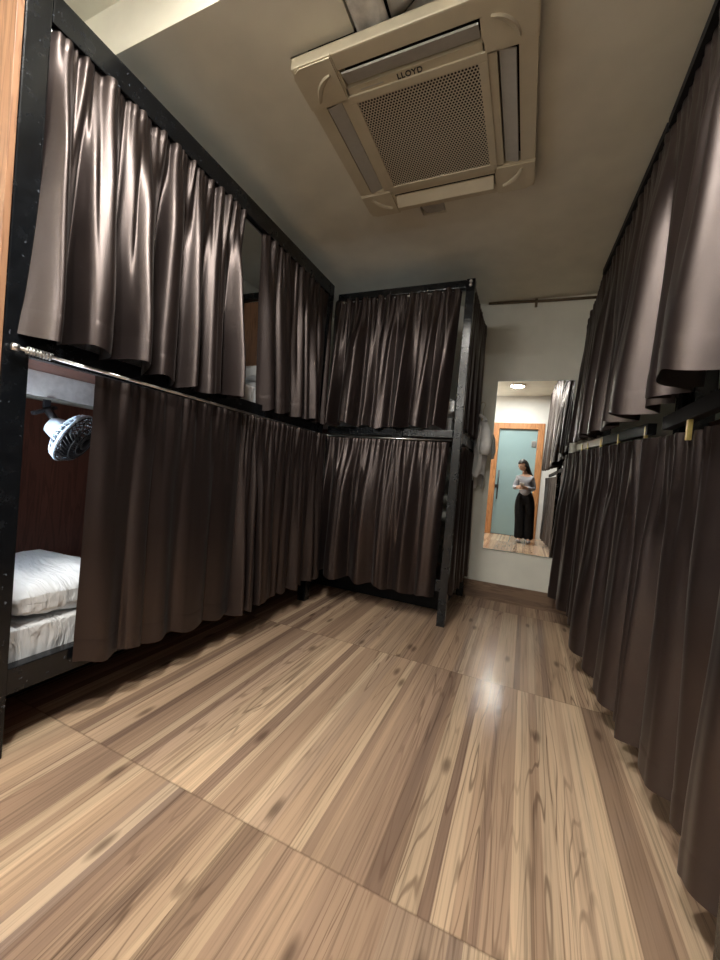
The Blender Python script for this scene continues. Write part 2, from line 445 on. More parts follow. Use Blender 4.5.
curtain('bunk_curtain', 'ballooning brown satin curtain across the lower front of the corner bunk', (-1.44, YBK-.012), (-.495, YBK-.012), 1.252, lambda u: .235-.045*u-.02*math.sin(PI*u), (0, -1), 6, .066, 67, GB, lean=.02, belly=.05, flare0=.0, flare1=-.02, crumple=.003)
XS = -.42
curtain('bunk_curtain', 'black looking curtain on the upper narrow side of the corner bunk', (XS+.0, 2.70), (XS+.0, 3.47), 2.29, 1.36, (1, 0), 8, .022, 71, GB)
curtain('bunk_curtain', 'black looking curtain on the lower narrow side of the corner bunk beside the mirror', (XS+.0, 2.71), (XS+.0, 3.47), 1.235, .20, (1, 0), 9, .024, 79, GB)
GC = 'satin curtains of the right bunks'
def xc(y): return .392-.024*(y-.9)
def rz(y): return 1.19+.043*max(y, .9)            # middle rail of the right-hand bunks
curtain('bunk_curtain', 'lustrous brown curtain with raised hem on the upper right bunk, above the black rail', (.375, .93), (.388, 1.55), lambda u: 2.335, lambda u: 1.30+.02*u, (-1, 0), 4, .075, 83, GC, lean=.02, topamp=.006)
curtain('bunk_curtain', 'tall dark curtain at the door end of the upper right bunk, seen in the mirror', (.305, -.72), (.370, .90), 2.70, 1.32, (-1, 0), 11, .036, 127, GC, lean=.0)
curtain('bunk_curtain', 'long dark satin curtain in the middle of the upper right bunk', (.385, 1.53), (.362, 2.83), lambda u: 2.338+.045*u, lambda u: 1.30+.05*u, (-1, 0), 7, .062, 97, GC, lean=.02, topamp=.006)
curtain('bunk_curtain', 'sagging black looking curtain at the far end of the upper right bunk by the mirror', (.360, 2.82), (.345, 3.42), lambda u: 2.40-.13*u*u, lambda u: 1.34+.04*u, (-1, 0), 5, .036, 101, GC, lean=.03)
curtain('bunk_curtain', 'dark brown curtain of the lower right bunk nearest the camera', (.462, .80), (.438, 1.72), lambda u: rz(lerp(.80, 1.72, u))-.045, lambda u: .115+.02*u, (-1, 0), 5, .050, 103, GC, lean=.0)
curtain('bunk_curtain', 'dark curtain at the door end of the lower right bunk, seen in the mirror', (.335, -.72), (.425, .80), rz(0)-.045, .12, (-1, 0), 9, .034, 131, GC, lean=.0)
curtain('bunk_curtain', 'dark brown pleated curtain of the lower right bunk reaching towards the mirror', (.418, 1.70), (.305, 3.47), lambda u: rz(lerp(1.70, 3.44, u))-.045, lambda u: .125+.05*u, (-1, 0), 9, .056, 107, GC, lean=.0)

# ------------------------------------------------------------------ bunk beds
def bolt(parent, x, y, z, axis):
    b = bmesh.new()
    Mx = Matrix.Translation((x, y, z)) @ (Matrix.Rotation(PI/2, 4, 'X') if axis == 'y' else Matrix.Rotation(PI/2, 4, 'Y'))
    lathe(b, [(.011, -.003), (.011, .006), (.006, .010)], Mx, 12)
    obj('bolt', b, M['steel'], parent, True, label='shiny steel bolt head')

# left bunk (long side along y)
A = thing('bunk_bed', 'black steel bunk bed along the left side with wooden end board', 'bunk bed', (-1.9, 1.6, 0), 'black steel bunk beds')
def ap(name, fn, m, lab=None):
    b = bmesh.new(); fn(b)
    for v in b.verts: v.co -= Vector(A.location)
    return obj(name, b, m, A, label=lab)
ps = .066
for (x, y, zt) in ((XA-ps/2, .658, 2.385), (XA-ps/2, 2.545, 2.385), (-2.31, .658, 2.385), (-2.31, 2.545, 2.385)):
    ap('post', lambda b: span(b, (x-ps/2, x+ps/2), (y-ps/2, y+ps/2), (0, zt), .004), M['black'])
ap('top_rail', lambda b: span(b, (XA-.04, XA), (.692, 2.51), (2.292, 2.385), .004), M['black'])
ap('top_rail', lambda b: span(b, (-2.33, -2.29), (.692, 2.51), (2.292, 2.385), .004), M['black'])
ap('end_rail', lambda b: span(b, (-2.275, XA-.07), (2.525, 2.565), (2.33, 2.385), .004), M['black'])
ap('end_rail', lambda b: span(b, (-2.275, XA-.07), (.638, .678), (2.33, 2.385), .004), M['black'])
ap('side_rail', lambda b: span(b, (XA-.045, XA-.005), (.692, 2.51), (1.272, 1.345), .004), M['black'])
ap('side_rail', lambda b: span(b, (XA-.045, XA-.003), (.692, 2.51), (.200, .285), .004), M['black'])
ap('added_shade_panel', lambda b: span(b, (-1.80, -1.785), (.70, 2.50), (0, .222)), M['mattblack'])  # added panel, keeps the shade under the left bunk black
ap('back_board', lambda b: span(b, (-1.77, -1.75), (.70, 2.51), (1.19, 1.284), .003), M['greyboard'], 'pale grey board')
ap('bed_board', lambda b: span(b, (-2.28, XA-.05), (.70, 2.51), (1.285, 1.315)), M['darkwood'])
ap('bed_board', lambda b: span(b, (-2.28, XA-.05), (.70, 2.51), (.225, .25)), M['darkwood'])
ap('end_panel', lambda b: span(b, (-2.34, XA-.003), (.606, .6235), (.02, 2.45), .002), M['endwood'], 'orange brown wooden end board')
ap('end_panel', lambda b: span(b, (-2.275, XA-.068), (2.555, 2.570), (1.36, 2.325), .002), M['endwood'], 'orange brown wooden end board')
ap('wall_panel', lambda b: span(b, (-2.345, -2.335), (.70, 2.51), (.26, 1.23)), M['darkwood'], 'dark red wooden board')

# corner bunk (long side along x, behind the left bunk)
Bk = thing('bunk_bed', 'black steel bunk bed across the far corner with a shiny front post', 'bunk bed', (-1.4, 3.1, 0), 'black steel bunk beds')
def bp(name, fn, m, lab=None):
    b = bmesh.new(); fn(b)
    for v in b.verts: v.co -= Vector(Bk.location)
    return obj(name, b, m, Bk, label=lab)
pw = .056
for (x, y) in ((-.448, YBK+.028), (-.448, 3.485), (-2.31, 2.62), (-2.31, 3.485)):
    bp('post', lambda b: span(b, (x-pw/2, x+pw/2), (y-pw/2, y+pw/2), (0, 2.355), .004), M['black'])
bp('top_rail', lambda b: span(b, (-1.44, -.478), (YBK+.005, YBK+.045), (2.302, 2.352), .004), M['black'])
bp('top_rail', lambda b: span(b, (-.465, -.43), (YBK+.06, 3.455), (2.302, 2.352), .004), M['black'])
bp('side_rail', lambda b: span(b, (-1.44, -.478), (YBK+.005, YBK+.045), (1.285, 1.338), .004), M['black'])
bp('side_rail', lambda b: span(b, (-.465, -.43), (YBK+.06, 3.455), (1.265, 1.338), .004), M['black'])
bp('side_rail', lambda b: span(b, (-1.40, -.478), (YBK+.035, YBK+.07), (.225, .305), .004), M['black'])
bp('side_rail', lambda b: span(b, (-.470, -.44), (YBK+.06, 3.455), (.225, .305), .004), M['black'])
bp('bed_board', lambda b: span(b, (-2.28, -.48), (YBK+.05, 3.455), (1.29, 1.315)), M['darkwood'])
bp('bed_board', lambda b: span(b, (-2.28, -.48), (YBK+.075, 3.455), (.23, .255)), M['darkwood'])
bp('added_shade_panel', lambda b: span(b, (-1.78, -.50), (YBK+.33, YBK+.345), (0, .228)), M['mattblack'])  # added panel that blackens the shade below the corner bunk front
bp('added_shade_panel', lambda b: span(b, (-.515, -.50), (YBK+.345, 3.45), (0, .228)), M['mattblack'])  # added likewise, darkens the space under the corner bunk's side
bp('rail_bracket', lambda b: span(b, (-.905, -.835), (YBK-.006, YBK+.004), (1.235, 1.342), .002), M['black'])
bolt(Bk, -.448+1.4, YBK-3.1-.002, 2.335, 'y')
bolt(Bk, -.448+1.4, YBK-3.1-.002, 2.312, 'y')

# right-hand bunks
Cb = thing('bunk_bed', 'black steel bunk bed along the right side nearest the camera', 'bunk bed', (.85, .75, 0), 'black steel bunk beds')
Cf = thing('bunk_bed', 'black steel bunk bed on the right reaching to the mirror wall', 'bunk bed', (.85, 2.6, 0), 'black steel bunk beds')
def cp(P, name, fn, m, lab=None):
    b = bmesh.new(); fn(b)
    for v in b.verts: v.co -= Vector(P.location)
    return obj(name, b, m, P, label=lab)
def slant_bar(b, x0, y0, z0, x1, y1, z1, w, h, ):
    vs = []
    for (x, y, z) in ((x0, y0, z0), (x1, y1, z1)):
        vs.append([b.verts.new((x+sx*w/2, y, z+sz*h/2)) for sx, sz in ((-1, -1), (1, -1), (1, 1), (-1, 1))])
    for k in range(4):
        b.faces.new((vs[0][k], vs[0][(k+1) % 4], vs[1][(k+1) % 4], vs[1][k]))
    b.faces.new(vs[0]); b.faces.new(vs[1][::-1])
for P, y0, y1 in ((Cb, -.80, 1.70), (Cf, 1.77, 3.47)):
    for (x, y) in ((.53, y0+.03), (.53, y1-.03), (1.26, y0+.03), (1.26, y1-.03)):
        pale = (P is Cf and x < .5 and y > 3)
        if P is Cb and x < .5 and y < 0:
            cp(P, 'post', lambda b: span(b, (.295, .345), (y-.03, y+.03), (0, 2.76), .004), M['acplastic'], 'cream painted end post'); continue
        if pale:
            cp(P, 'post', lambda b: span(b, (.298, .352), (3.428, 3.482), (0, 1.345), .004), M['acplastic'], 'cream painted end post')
        else:
            cp(P, 'post', lambda b: span(b, (x-.03, x+.03), (y-.03, y+.03), (0, 2.33 if y < 1.75 else 2.37), .004), M['black'])
    xr0, xr1 = xc(y0)+.045, (xc(y1)+.045 if P is Cb else .352)
    cp(P, 'top_rail', lambda b: slant_bar(b, .425, .96 if P is Cb else y0+.06, 2.34 if P is Cb else 2.36, .425 if P is Cb else .40, y1-.06, 2.34 if P is Cb else 2.38, .035, .05), M['black'])
    if P is Cb:
        cp(P, 'front_top_rail', lambda b: slant_bar(b, .372, .96, 2.352, .374, 1.70, 2.352, .024, .034), M['mattblack'])
    else:
        cp(P, 'front_top_rail', lambda b: slant_bar(b, .374, 1.72, 2.355, .348, 2.84, 2.40, .024, .034), M['mattblack'])
    if P is Cb:
        cp(P, 'side_rail', lambda b: slant_bar(b, .39, y0+.06, rz(y0), .44, y1-.03, rz(y1), .03, .045), M['mattblack'])
    else:
        cp(P, 'side_rail', lambda b: slant_bar(b, .435, y0+.06, rz(y0), .400, 2.58, rz(2.58), .03, .045), M['mattblack'])
        cp(P, 'side_rail', lambda b: slant_bar(b, .400, 2.58, rz(2.58), .36, y1-.03, rz(y1), .03, .045), M['acplastic'], 'black rail end with its warm highlight painted in as cream')  # lit far part of the black rail, its light put into the colour
    cp(P, 'bed_rail', lambda b: span(b, (.51, .545), (y0+.06, y1-.06), (.22, .30), .004), M['black'])
    cp(P, 'bed_board', lambda b: span(b, (.545, 1.23), (y0+.03, y1-.03), (1.24, 1.265)), M['darkwood'])
    cp(P, 'bed_board', lambda b: span(b, (.545, 1.23), (y0+.03, y1-.03), (.23, .255)), M['darkwood'])
cp(Cb, 'top_rail', lambda b: slant_bar(b, .36, -.74, 2.735, .41, .90, 2.735, .035, .05), M['black'])
cp(Cb, 'post', lambda b: span(b, (.40, .45), (.895, .945), (0, 2.76), .004), M['black'])
# brass rod hooks under the right rail
for P, ys in ((Cf, (1.86, 2.25, 2.62, 3.0, 3.2)), (Cb, (1.42,))):
    for y in ys:
        xx = lerp(.445, .36, max(0, (y-1.8)/1.7))-.018
        cp(P, 'rod_hook', lambda b: span(b, (xx-.006, xx+.006), (y-.009, y+.009), (rz(y)-.075, rz(y)+.01), .003), M['yellow'], 'brass coloured rod hook')

# curtain rods
def rod(label, a, c, r=.0055, spring=None):
    a = Vector(a); c = Vector(c)
    t = thing('curtain_rod', label, 'curtain rod', a, 'steel curtain rods')
    b = bmesh.new(); tube(b, [(0, 0, 0), (c-a)], r, 10); obj('rod_tube', b, M['steel'], t, True)
    if spring:
        d = (c-a).normalized(); s = d.orthogonal().normalized(); q = d.cross(s)
        pts = []
        for i in range(8*12+1):
            ang = 2*PI*i/12
            pts.append(d*(spring[0]+(spring[1]-spring[0])*i/96) + (s*math.cos(ang)+q*math.sin(ang))*.011)
        b = bmesh.new(); tube(b, pts, .0022, 6); obj('spring', b, M['steel'], t, True)
    b = bmesh.new(); d = (c-a).normalized()
    tube(b, [-d*.004, d*.012], .011, 12); obj('end_cap', b, M['steel'], t, True)
    return t
rod('steel curtain rod with coil spring in front of the lower left bunk opening', (XA+.022, .640, 1.284), (XA+.022, 2.56, 1.258), spring=(.03, .10))
rod('steel curtain rod below the middle rail of the corner bunk', (-1.43, YBK-.012, 1.262), (-.48, YBK-.012, 1.266))
rod('steel curtain rod under the top rail of the corner bunk', (-1.40, YBK+.024, 2.292), (-.48, YBK+.024, 2.292))
rod('steel curtain rod under the top rail of the left bunk', (XA-.030, .70, 2.282), (XA-.030, 2.51, 2.282))

# ------------------------------------------------------------------ bedding
def cushion(name, label, cat, c, s, seed, group, rot=0.0, sag=.25, tilt=0.0, rough=.006):
    b = bmesh.new()
    bmesh.ops.create_cube(b, size=2.0)
    bmesh.ops.subdivide_edges(b, edges=b.edges[:], cuts=18, use_grid_fill=True)
    for v in b.verts:
        x, y, z = v.co
        e = max(abs(x), abs(y))
        r = (1-abs(x)**6)**.5 * (1-abs(y)**6)**.5 if e < 1 else 0
        prof = lerp(1.0, max(0.10, r), sag*2)
        zz = z*prof
        k = 1-.05*(1-abs(z))*0 
        q = Vector((x*s[0]/2*(1-.06*abs(y)**2*sag), y*s[1]/2*(1-.06*abs(x)**2*sag), zz*s[2]/2))
        q.z += rough*(noise.noise(Vector((x*3+seed, y*3, z)))*1.3 + noise.noise(Vector((x*9+seed, y*5, z*2)))*.7)
        v.co = q
    o = obj(name, b, M['linen'], None, True)
    o.location = c; o.rotation_euler = (tilt, 0, rot)
    return tag(o, label, cat, group)
cushion('mattress', 'white sheeted mattress on the lower left bunk', 'mattress', (-1.885, 1.60, .320), (.78, 1.78, .15), 3, 'white mattresses', sag=.08, rough=.008)
cushion('mattress', 'white mattress on the upper left bunk seen through the curtain gap', 'mattress', (-1.885, 1.60, 1.385), (.78, 1.78, .13), 5, 'white mattresses', sag=.06)
cushion('mattress', 'white mattress on the upper corner bunk behind its front curtain', 'mattress', (-1.39, 3.11, 1.385), (1.74, .66, .13), 6, 'white mattresses', sag=.06)
cushion('pillow', 'plump white pillow at the near end of the lower left bunk', 'pillow', (-1.80, .93, .455), (.60, .40, .135), 9, 'white pillows', sag=.34, rough=.012)
cushion('pillow', 'lower white pillow of the pair at the far end of the upper left bunk', 'pillow', (-1.90, 2.33, 1.515), (.60, .36, .12), 12, 'white pillows', sag=.3)
cushion('pillow', 'upper white pillow of the pair at the far end of the upper left bunk', 'pillow', (-1.92, 2.34, 1.635), (.58, .36, .11), 15, 'white pillows', sag=.3)
cushion('pillow', 'white pillow showing beside the front post of the upper corner bunk', 'pillow', (-.68, 2.98, 1.52), (.36, .50, .15), 17, 'white pillows', sag=.3)

# ------------------------------------------------------------------ clip fan in the lower left bunk
F = thing('wall_fan', 'small pale blue and black fan mounted inside the lower left bunk', 'fan', (-1.76, .90, 1.165))
F.scale = (.82, .82, .82)
b = bmesh.new(); box(b, (.03, -.01, -.035), (.026, .105, .018), .006, Matrix.Rotation(math.radians(24), 3, 'X')); box(b, (.026, 0, -.008), (.012, .03, .05), .003); obj('bracket', b, M['fanblack'], F)
b = bmesh.new(); tube(b, [(.035, 0, -.03), (.05, .015, -.06), (.06, .03, -.10)], .018, 12); obj('arm', b, M['fanblack'], F, True)
dirn = Vector((.62, .45, -.42)).normalized()
Rm = dirn.to_track_quat('Z', 'Y').to_matrix().to_4x4()
HB = Matrix.Translation(Vector((.062, .035, -.115))) @ Rm
b = bmesh.new(); lathe(b, [(.012, -.045), (.042, -.035), (.052, 0), (.050, .03), (.03, .045)], HB, 28); obj('motor_housing', b, M['fanwhite'], F, True, label='pale blue motor housing')
b = bmesh.new()
for k in range(30):
    a = 2*PI*k/30
    tube(b, [HB @ Vector((math.cos(a)*r, math.sin(a)*r, z)) for r, z in ((.045, .03), (.085, .035), (.118, .055), (.125, .08))], .0028, 6)
tube(b, [HB @ Vector((math.cos(2*PI*k/36)*.125, math.sin(2*PI*k/36)*.125, .08)) for k in range(36)], .006, 8, closed=True)
obj('rear_guard', b, M['fanwhite'], F, True, label='pale blue wire guard')
b = bmesh.new()
for k in range(36):
    a = 2*PI*k/36
    tube(b, [HB @ Vector((math.cos(a+.25*i)*r, math.sin(a+.25*i)*r, z)) for i, (r, z) in enumerate(((.124, .085), (.105, .118), (.07, .130), (.028, .134)))], .0022, 6)
for r, z in ((.123, .09), (.09, .125), (.055, .132)):
    tube(b, [HB @ Vector((math.cos(2*PI*k/36)*r, math.sin(2*PI*k/36)*r, z)) for k in range(36)], .003, 6, closed=True)
lathe(b, [(.03, .128), (.03, .138), (.02, .142)], HB, 20)
obj('front_guard', b, M['fanblack'], F, True)
b = bmesh.new()
for k in range(4):
    a0 = 2*PI*k/4; g = []
    for i in range(7):
        r = lerp(.02, .108, i/6); row = []
        for j in range(5):
            a = a0 + (j/4-.5)*lerp(.7, 1.15, i/6)
            row.append(b.verts.new(HB @ Vector((math.cos(a)*r, math.sin(a)*r, .085+(j/4-.5)*.03))))
        g.append(row)
    for i in range(6):
        for j in range(4): b.faces.new((g[i][j], g[i][j+1], g[i+1][j+1], g[i+1][j])).smooth = True
lathe(b, [(.022, .065), (.022, .10), (.012, .108)], HB, 18)
bl = obj('blades', b, M['fanblack'], F, True)
md = bl.modifiers.new('thickness', 'SOLIDIFY'); md.thickness = .002

# small reading lamp inside the lower left bunk, on the near end board
RL = thing('reading_lamp', 'small cool white reading lamp on the near end board of the lower left bunk', 'lamp', (-1.60, .655, .98))
b = bmesh.new(); span(b, (-.09, .09), (.0, .02), (-.03, .03), .005); obj('lamp_base', b, M['fanwhite'], RL)
b = bmesh.new(); span(b, (-.08, .08), (.021, .028), (-.022, .022), .002); obj('diffuser', b, M['coollamp'], RL)

RL2 = thing('reading_lamp', 'small cool white reading lamp inside the upper left bunk', 'lamp', (-1.95, .655, 1.78))
b = bmesh.new(); span(b, (-.09, .09), (.0, .02), (-.03, .03), .005); obj('lamp_base', b, M['fanwhite'], RL2)
b = bmesh.new(); span(b, (-.08, .08), (.021, .028), (-.022, .022), .002); obj('diffuser', b, M['dimlamp'], RL2)
RL3 = thing('reading_lamp', 'small cool white reading lamp on the back wall inside the upper corner bunk', 'lamp', (-1.25, 3.50, 1.80))
b = bmesh.new(); span(b, (-.09, .09), (-.02, .0), (-.03, .03), .005); obj('lamp_base', b, M['fanwhite'], RL3)
b = bmesh.new(); span(b, (-.08, .08), (-.028, -.021), (-.022, .022), .002); obj('diffuser', b, M['dimlamp'], RL3)

# ------------------------------------------------------------------ ceiling cassette air conditioner
ACX, ACY, ACZ = -.52, 1.652, 2.50
AC = thing('air_conditioner', 'square cream ceiling cassette air conditioner with perforated grille', 'air conditioner', (ACX, ACY, ACZ))
H = .433
# panel: frame ring with four slots
def ring_boxes(b):
    z = (.0, .045)
    si, so_ = .300, .372     # slot inner / outer distance from centre
    L = .255                 # slot half length
    span(b, (-H, H), (-H, -so_), z, .006); span(b, (-H, H), (so_, H), z, .006)
    span(b, (-H, -so_), (-so_, so_), z, .0); span(b, (so_, H), (-so_, so_), z, .0)
    for sx in (-1, 1):
        for sy in (-1, 1):
            span(b, (sx*L, sx*so_), (sy*L, sy*so_), z)
    for s in (-1, 1):
        span(b, (-si, si), (s*.262, s*si), z); span(b, (s*.262, s*si), (-.262, .262), z)
b = bmesh.new(); ring_boxes(b); obj('panel', b, M['acplastic'], AC)
b = bmesh.new(); span(b, (-.39, .39), (-.39, .39), (.047, .30)); obj('body_box', b, M['acdark'], AC)
# vanes
for k in range(4):
    b = bmesh.new()
    tilt = Matrix.Rotation(math.radians(16 if k != 2 else 34), 3, 'X')
    box(b, (0, -.336, .004 if k != 2 else -.014), (.50, .060, .008), .003, tilt)
    R4 = Matrix.Rotation(k*PI/2, 4, 'Z')
    for v in b.verts: v.co = R4 @ v.co
    obj('vane', b, M['acvane'] if k != 2 else M['acplastic'], AC)
# corner caps with a curved finger slot
for k in range(4):
    b = bmesh.new()
    pts = [(-H-.003, -H+.03), (-H+.03, -H-.003), (-.258, -H-.003), (-.258, -.300), (-.300, -.258), (-H-.003, -.258)]
    pts2 = [(-H-.003, -H+.035), (-H+.01, -H+.01), (-H+.035, -H-.003), (-.262, -H-.003), (-.262, -.262), (-H-.003, -.262)]
    lo = [b.verts.new((x, y, -.008)) for x, y in pts2]; hi = [b.verts.new((x, y, .004)) for x, y in pts2]
    b.faces.new(lo); b.faces.new(hi[::-1])
    for i in range(6): b.faces.new((lo[i], lo[(i+1) % 6], hi[(i+1) % 6], hi[i]))
    bmesh.ops.bevel(b, geom=[e for e in b.edges if abs(e.verts[0].co.z-e.verts[1].co.z) < 1e-5 and e.verts[0].co.z < 0], offset=.005, segments=2, affect='EDGES')
    R4 = Matrix.Rotation(k*PI/2, 4, 'Z')
    for v in b.verts: v.co = R4 @ v.co
    cap = obj('corner_cap', b, M['acplastic'], AC)
    b = bmesh.new(); g = []
    cx, cy = -.262, -.262
    for i in range(13):
        a = math.radians(180+14 + 62*i/12)
        w = .011*math.sin(PI*(i+.7)/13.4)**.5
        g.append([b.verts.new(R4 @ Vector((cx+math.cos(a)*r, cy+math.sin(a)*r, z))) for r, z in ((.118-w, -.0085), (.118-w*.6, -.013), (.118+w*.6, -.0165), (.118+w, -.0085))])
    for A_, B_ in zip(g, g[1:]):
        for j in range(3): b.faces.new((A_[j], A_[j+1], B_[j+1], B_[j]))
        b.faces.new((A_[3], A_[0], B_[0], B_[3]))
    b.faces.new(g[0]); b.faces.new(g[-1][::-1])
    obj('finger_grip', b, M['acplastic'], cap)
# grille with its frame
b = bmesh.new()
gf, gi = .270, .238
z = (-.006, .02)
for s in (-1, 1):
    span(b, (-gf, gf), (s*gi, s*gf), z, .003); span(b, (s*gi, s*gf), (-gi, gi), z, .003)
gfr = obj('grille_frame', b, M['acplastic'], AC)
b = bmesh.new(); span(b, (-gi, gi), (-gi, gi), (.0, .006)); obj('grille', b, M['grille'], AC, label='perforated dark return grille')
# logo: letters read upright from below with the door side at the top
def ac_text(body, size, x, y, name, bold=0.0):
    cu = bpy.data.curves.new(name, 'FONT'); cu.body = body; cu.size = size; cu.extrude = .0008; cu.align_x = 'CENTER'; cu.align_y = 'CENTER'; cu.offset = bold
    cu.space_character = 1.12
    tmp = bpy.data.objects.new(name, cu); COL.objects.link(tmp)
    dg = bpy.context.evaluated_depsgraph_get()
    me = bpy.data.meshes.new_from_object(tmp.evaluated_get(dg))
    bpy.data.objects.remove(tmp)
    me.transform(Matrix.Translation((x, y, -.0012)) @ Matrix.Rotation(PI, 4, 'X'))
    me.materials.clear(); me.materials.append(M['logo'])
    o = bpy.data.objects.new(name, me); link(o, AC); return o
ac_text('LLOYD', .029, -.006, -.2815, 'lettering', .0006)
b = bmesh.new(); span(b, (-.205, -.110), (-.2835, -.2795), (-.0012, -.0004)); obj('printed_line', b, M['acvane'], AC)

# broken ceiling opening beside the unit, with pale sheet showing
T1 = thing('ceiling_patch', 'torn opening in the ceiling with pale foil sheets above the air conditioner', 'ceiling patch', (-.54, 1.12, 2.566))
def sheet(parent, name, quad, m, seed):
    b = bmesh.new(); g = []
    q = [Vector(p) for p in quad]
    for j in range(9):
        row = []
        for i in range(13):
            u, v = i/12, j/8
            p = q[0].lerp(q[1], u).lerp(q[3].lerp(q[2], u), v)
            p.z += .010*noise.noise(Vector((u*4+seed, v*3, seed)))
            row.append(b.verts.new(p))
        g.append(row)
    for j in range(8):
        for i in range(12): b.faces.new((g[j][i], g[j][i+1], g[j+1][i+1], g[j+1][i])).smooth = True
    o = obj(name, b, m, parent, True)
    md = o.modifiers.new('thickness', 'SOLIDIFY'); md.thickness = .003
sheet(T1, 'foil_sheet', [(-.158, -.097, .010), (-.03, -.097, .0), (-.028, .150, -.004), (-.150, .150, .010)], M['paper'], 2)
sheet(T1, 'foil_sheet', [(-.022, -.097, .010), (.138, -.097, .004), (.135, .06, .0), (-.020, .140, .006)], M['acvane'], 5)
sheet(T1, 'foil_sheet', [(.0, .140, .018), (.138, .072, .014), (.138, .152, .016), (.0, .155, .018)], M['paper'], 8)
T2 = thing('ceiling_patch', 'small grey torn notch in the ceiling at the far edge of the air conditioner', 'ceiling patch', (-.63, 2.21, 2.575))
sheet(T2, 'foil_sheet', [(-.068, -.05, .0), (.068, -.05, .012), (.060, .056, .002), (-.05, .050, .008)], M['acvane'], 11)

# ------------------------------------------------------------------ mirror
Mi = thing('wall_mirror', 'tall frameless mirror on the back wall reflecting a woman and a door', 'mirror', (0, YB, 0))
mx0, mx1, mz0, mz1 = -.292, .300, .437, 1.886
b = bmesh.new(); span(b, (mx0, mx1), (-.014, -.002), (mz0, mz1)); obj('backing', b, M['mirroredge'], Mi)
b = bmesh.new()
vs = [b.verts.new(p) for p in ((mx0+.004, -.0155, mz0+.004), (mx1-.004, -.0155, mz0+.004), (mx1-.004, -.0155, mz1-.004), (mx0+.004, -.0155, mz1-.004))]
b.faces.new(vs); obj('mirror_glass', b, M['mirror'], Mi)

# ------------------------------------------------------------------ shirt on the far post of the corner bunk
sh = thing('hanging_shirt', 'white shirt hanging at the far end of the corner bunk beside the mirror', 'shirt', (-.372, 3.38, 1.66))
def shirt():
    b = bmesh.new(); nu, nv = 30, 34; g = []
    for j in range(nv+1):
        v = j/nv; row = []
        w = lerp(.045, .115, sstep(0, .22, v)) * (1 - .12*sstep(.6, 1, v))
        for i in range(nu+1):
            a = 2*PI*i/nu
            x = .034*math.cos(a)*(0.5+.8*sstep(0, .3, v)) + .018*noise.noise(Vector((math.cos(a)*2, math.sin(a)*2, v*4)))
            y = w*math.sin(a) + .012*noise.noise(Vector((math.sin(a)*2+4, v*3, 1)))
            zz = -.12 - .53*v - (.06*math.sin(a)+.03*math.sin(3*a))*sstep(.75, 1, v)
            row.append(b.verts.new((x + .014*math.sin(y*60+v*3)*v, y, zz)))
        g.append(row)
    for j in range(nv):
        for i in range(nu): b.faces.new((g[j][i], g[j][i+1], g[j+1][i+1], g[j+1][i])).smooth = True
    return b
s1 = obj('shirt_body', shirt(), M['cotton'], sh, True)
b = bmesh.new(); tube(b, [(.02, -.06, -.17), (.045, -.10, -.26), (.05, -.115, -.36), (.045, -.11, -.43)], [.03, .043, .047, .04], 14); obj('sleeve', b, M['cotton'], sh, True)
b = bmesh.new(); tube(b, [(.02, .05, -.17), (.04, .075, -.28), (.045, .08, -.40)], [.03, .04, .04], 14); obj('sleeve', b, M['cotton'], sh, True)
b = bmesh.new(); tube(b, [(.0+.026*math.cos(2*PI*k/20), .045*math.sin(2*PI*k/20), -.115-.02*math.cos(2*PI*k/20)) for k in range(20)], .014, 8, closed=True); obj('collar', b, M['cotton'], sh, True)
hg = thing('hanger', 'pale plastic hanger holding the white shirt on the corner bunk', 'hanger', (-.372, 3.38, 1.66))
b = bmesh.new(); tube(b, [(-.03, 0, .0), (-.015, 0, .018), (.005, 0, .012), (.008, 0, -.012), (0, 0, -.035), (0, 0, -.10)], .004, 8); obj('hook', b, M['acplastic'], hg, True)
b = bmesh.new(); tube(b, [(0, -.09, -.15), (0, -.03, -.115), (0, 0, -.10), (0, .03, -.115), (0, .09, -.15)], .006, 8); obj('shoulder_bar', b, M['acplastic'], hg, True)

# ------------------------------------------------------------------ woman by the door, seen in the mirror
PX, PY = .02, -.47
W = thing('person', 'woman in grey top and black trousers looking down at a phone, in the mirror', 'person', (PX, PY, 0))
def skin_obj(name, verts, edges, radii, m, parent, sub=2, extra=None, root=0, remesh=None):
    me = bpy.data.meshes.new(name); me.from_pydata(verts, edges, []); me.update()
    o = bpy.data.objects.new(name, me); link(o, parent)
    me.materials.append(m)
    o.modifiers.new('skin', 'SKIN').use_smooth_shade = True
    sv = me.skin_vertices[0].data if me.skin_vertices else None
    if sv is None:
        bpy.context.view_layer.update()
        sv = me.skin_vertices[0].data
    for k, r in enumerate(radii):
        rr = r if isinstance(r, tuple) else (r, r)
        sv[k].radius = rr; sv[k].use_root = (k == root)
    s = o.modifiers.new('sub', 'SUBSURF'); s.levels = sub; s.render_levels = sub
    dg = bpy.context.evaluated_depsgraph_get()
    me2 = bpy.data.meshes.new_from_object(o.evaluated_get(dg))
    o.modifiers.clear()
    o.data = me2
    return o
def ch(*pts): return list(pts)
class Chain:
    def __init__(s): s.v = []; s.e = []; s.r = []
    def add(s, p, r, prev=None):
        s.v.append(p); s.r.append(r)
        if prev is not None: s.e.append((prev, len(s.v)-1))
        return len(s.v)-1
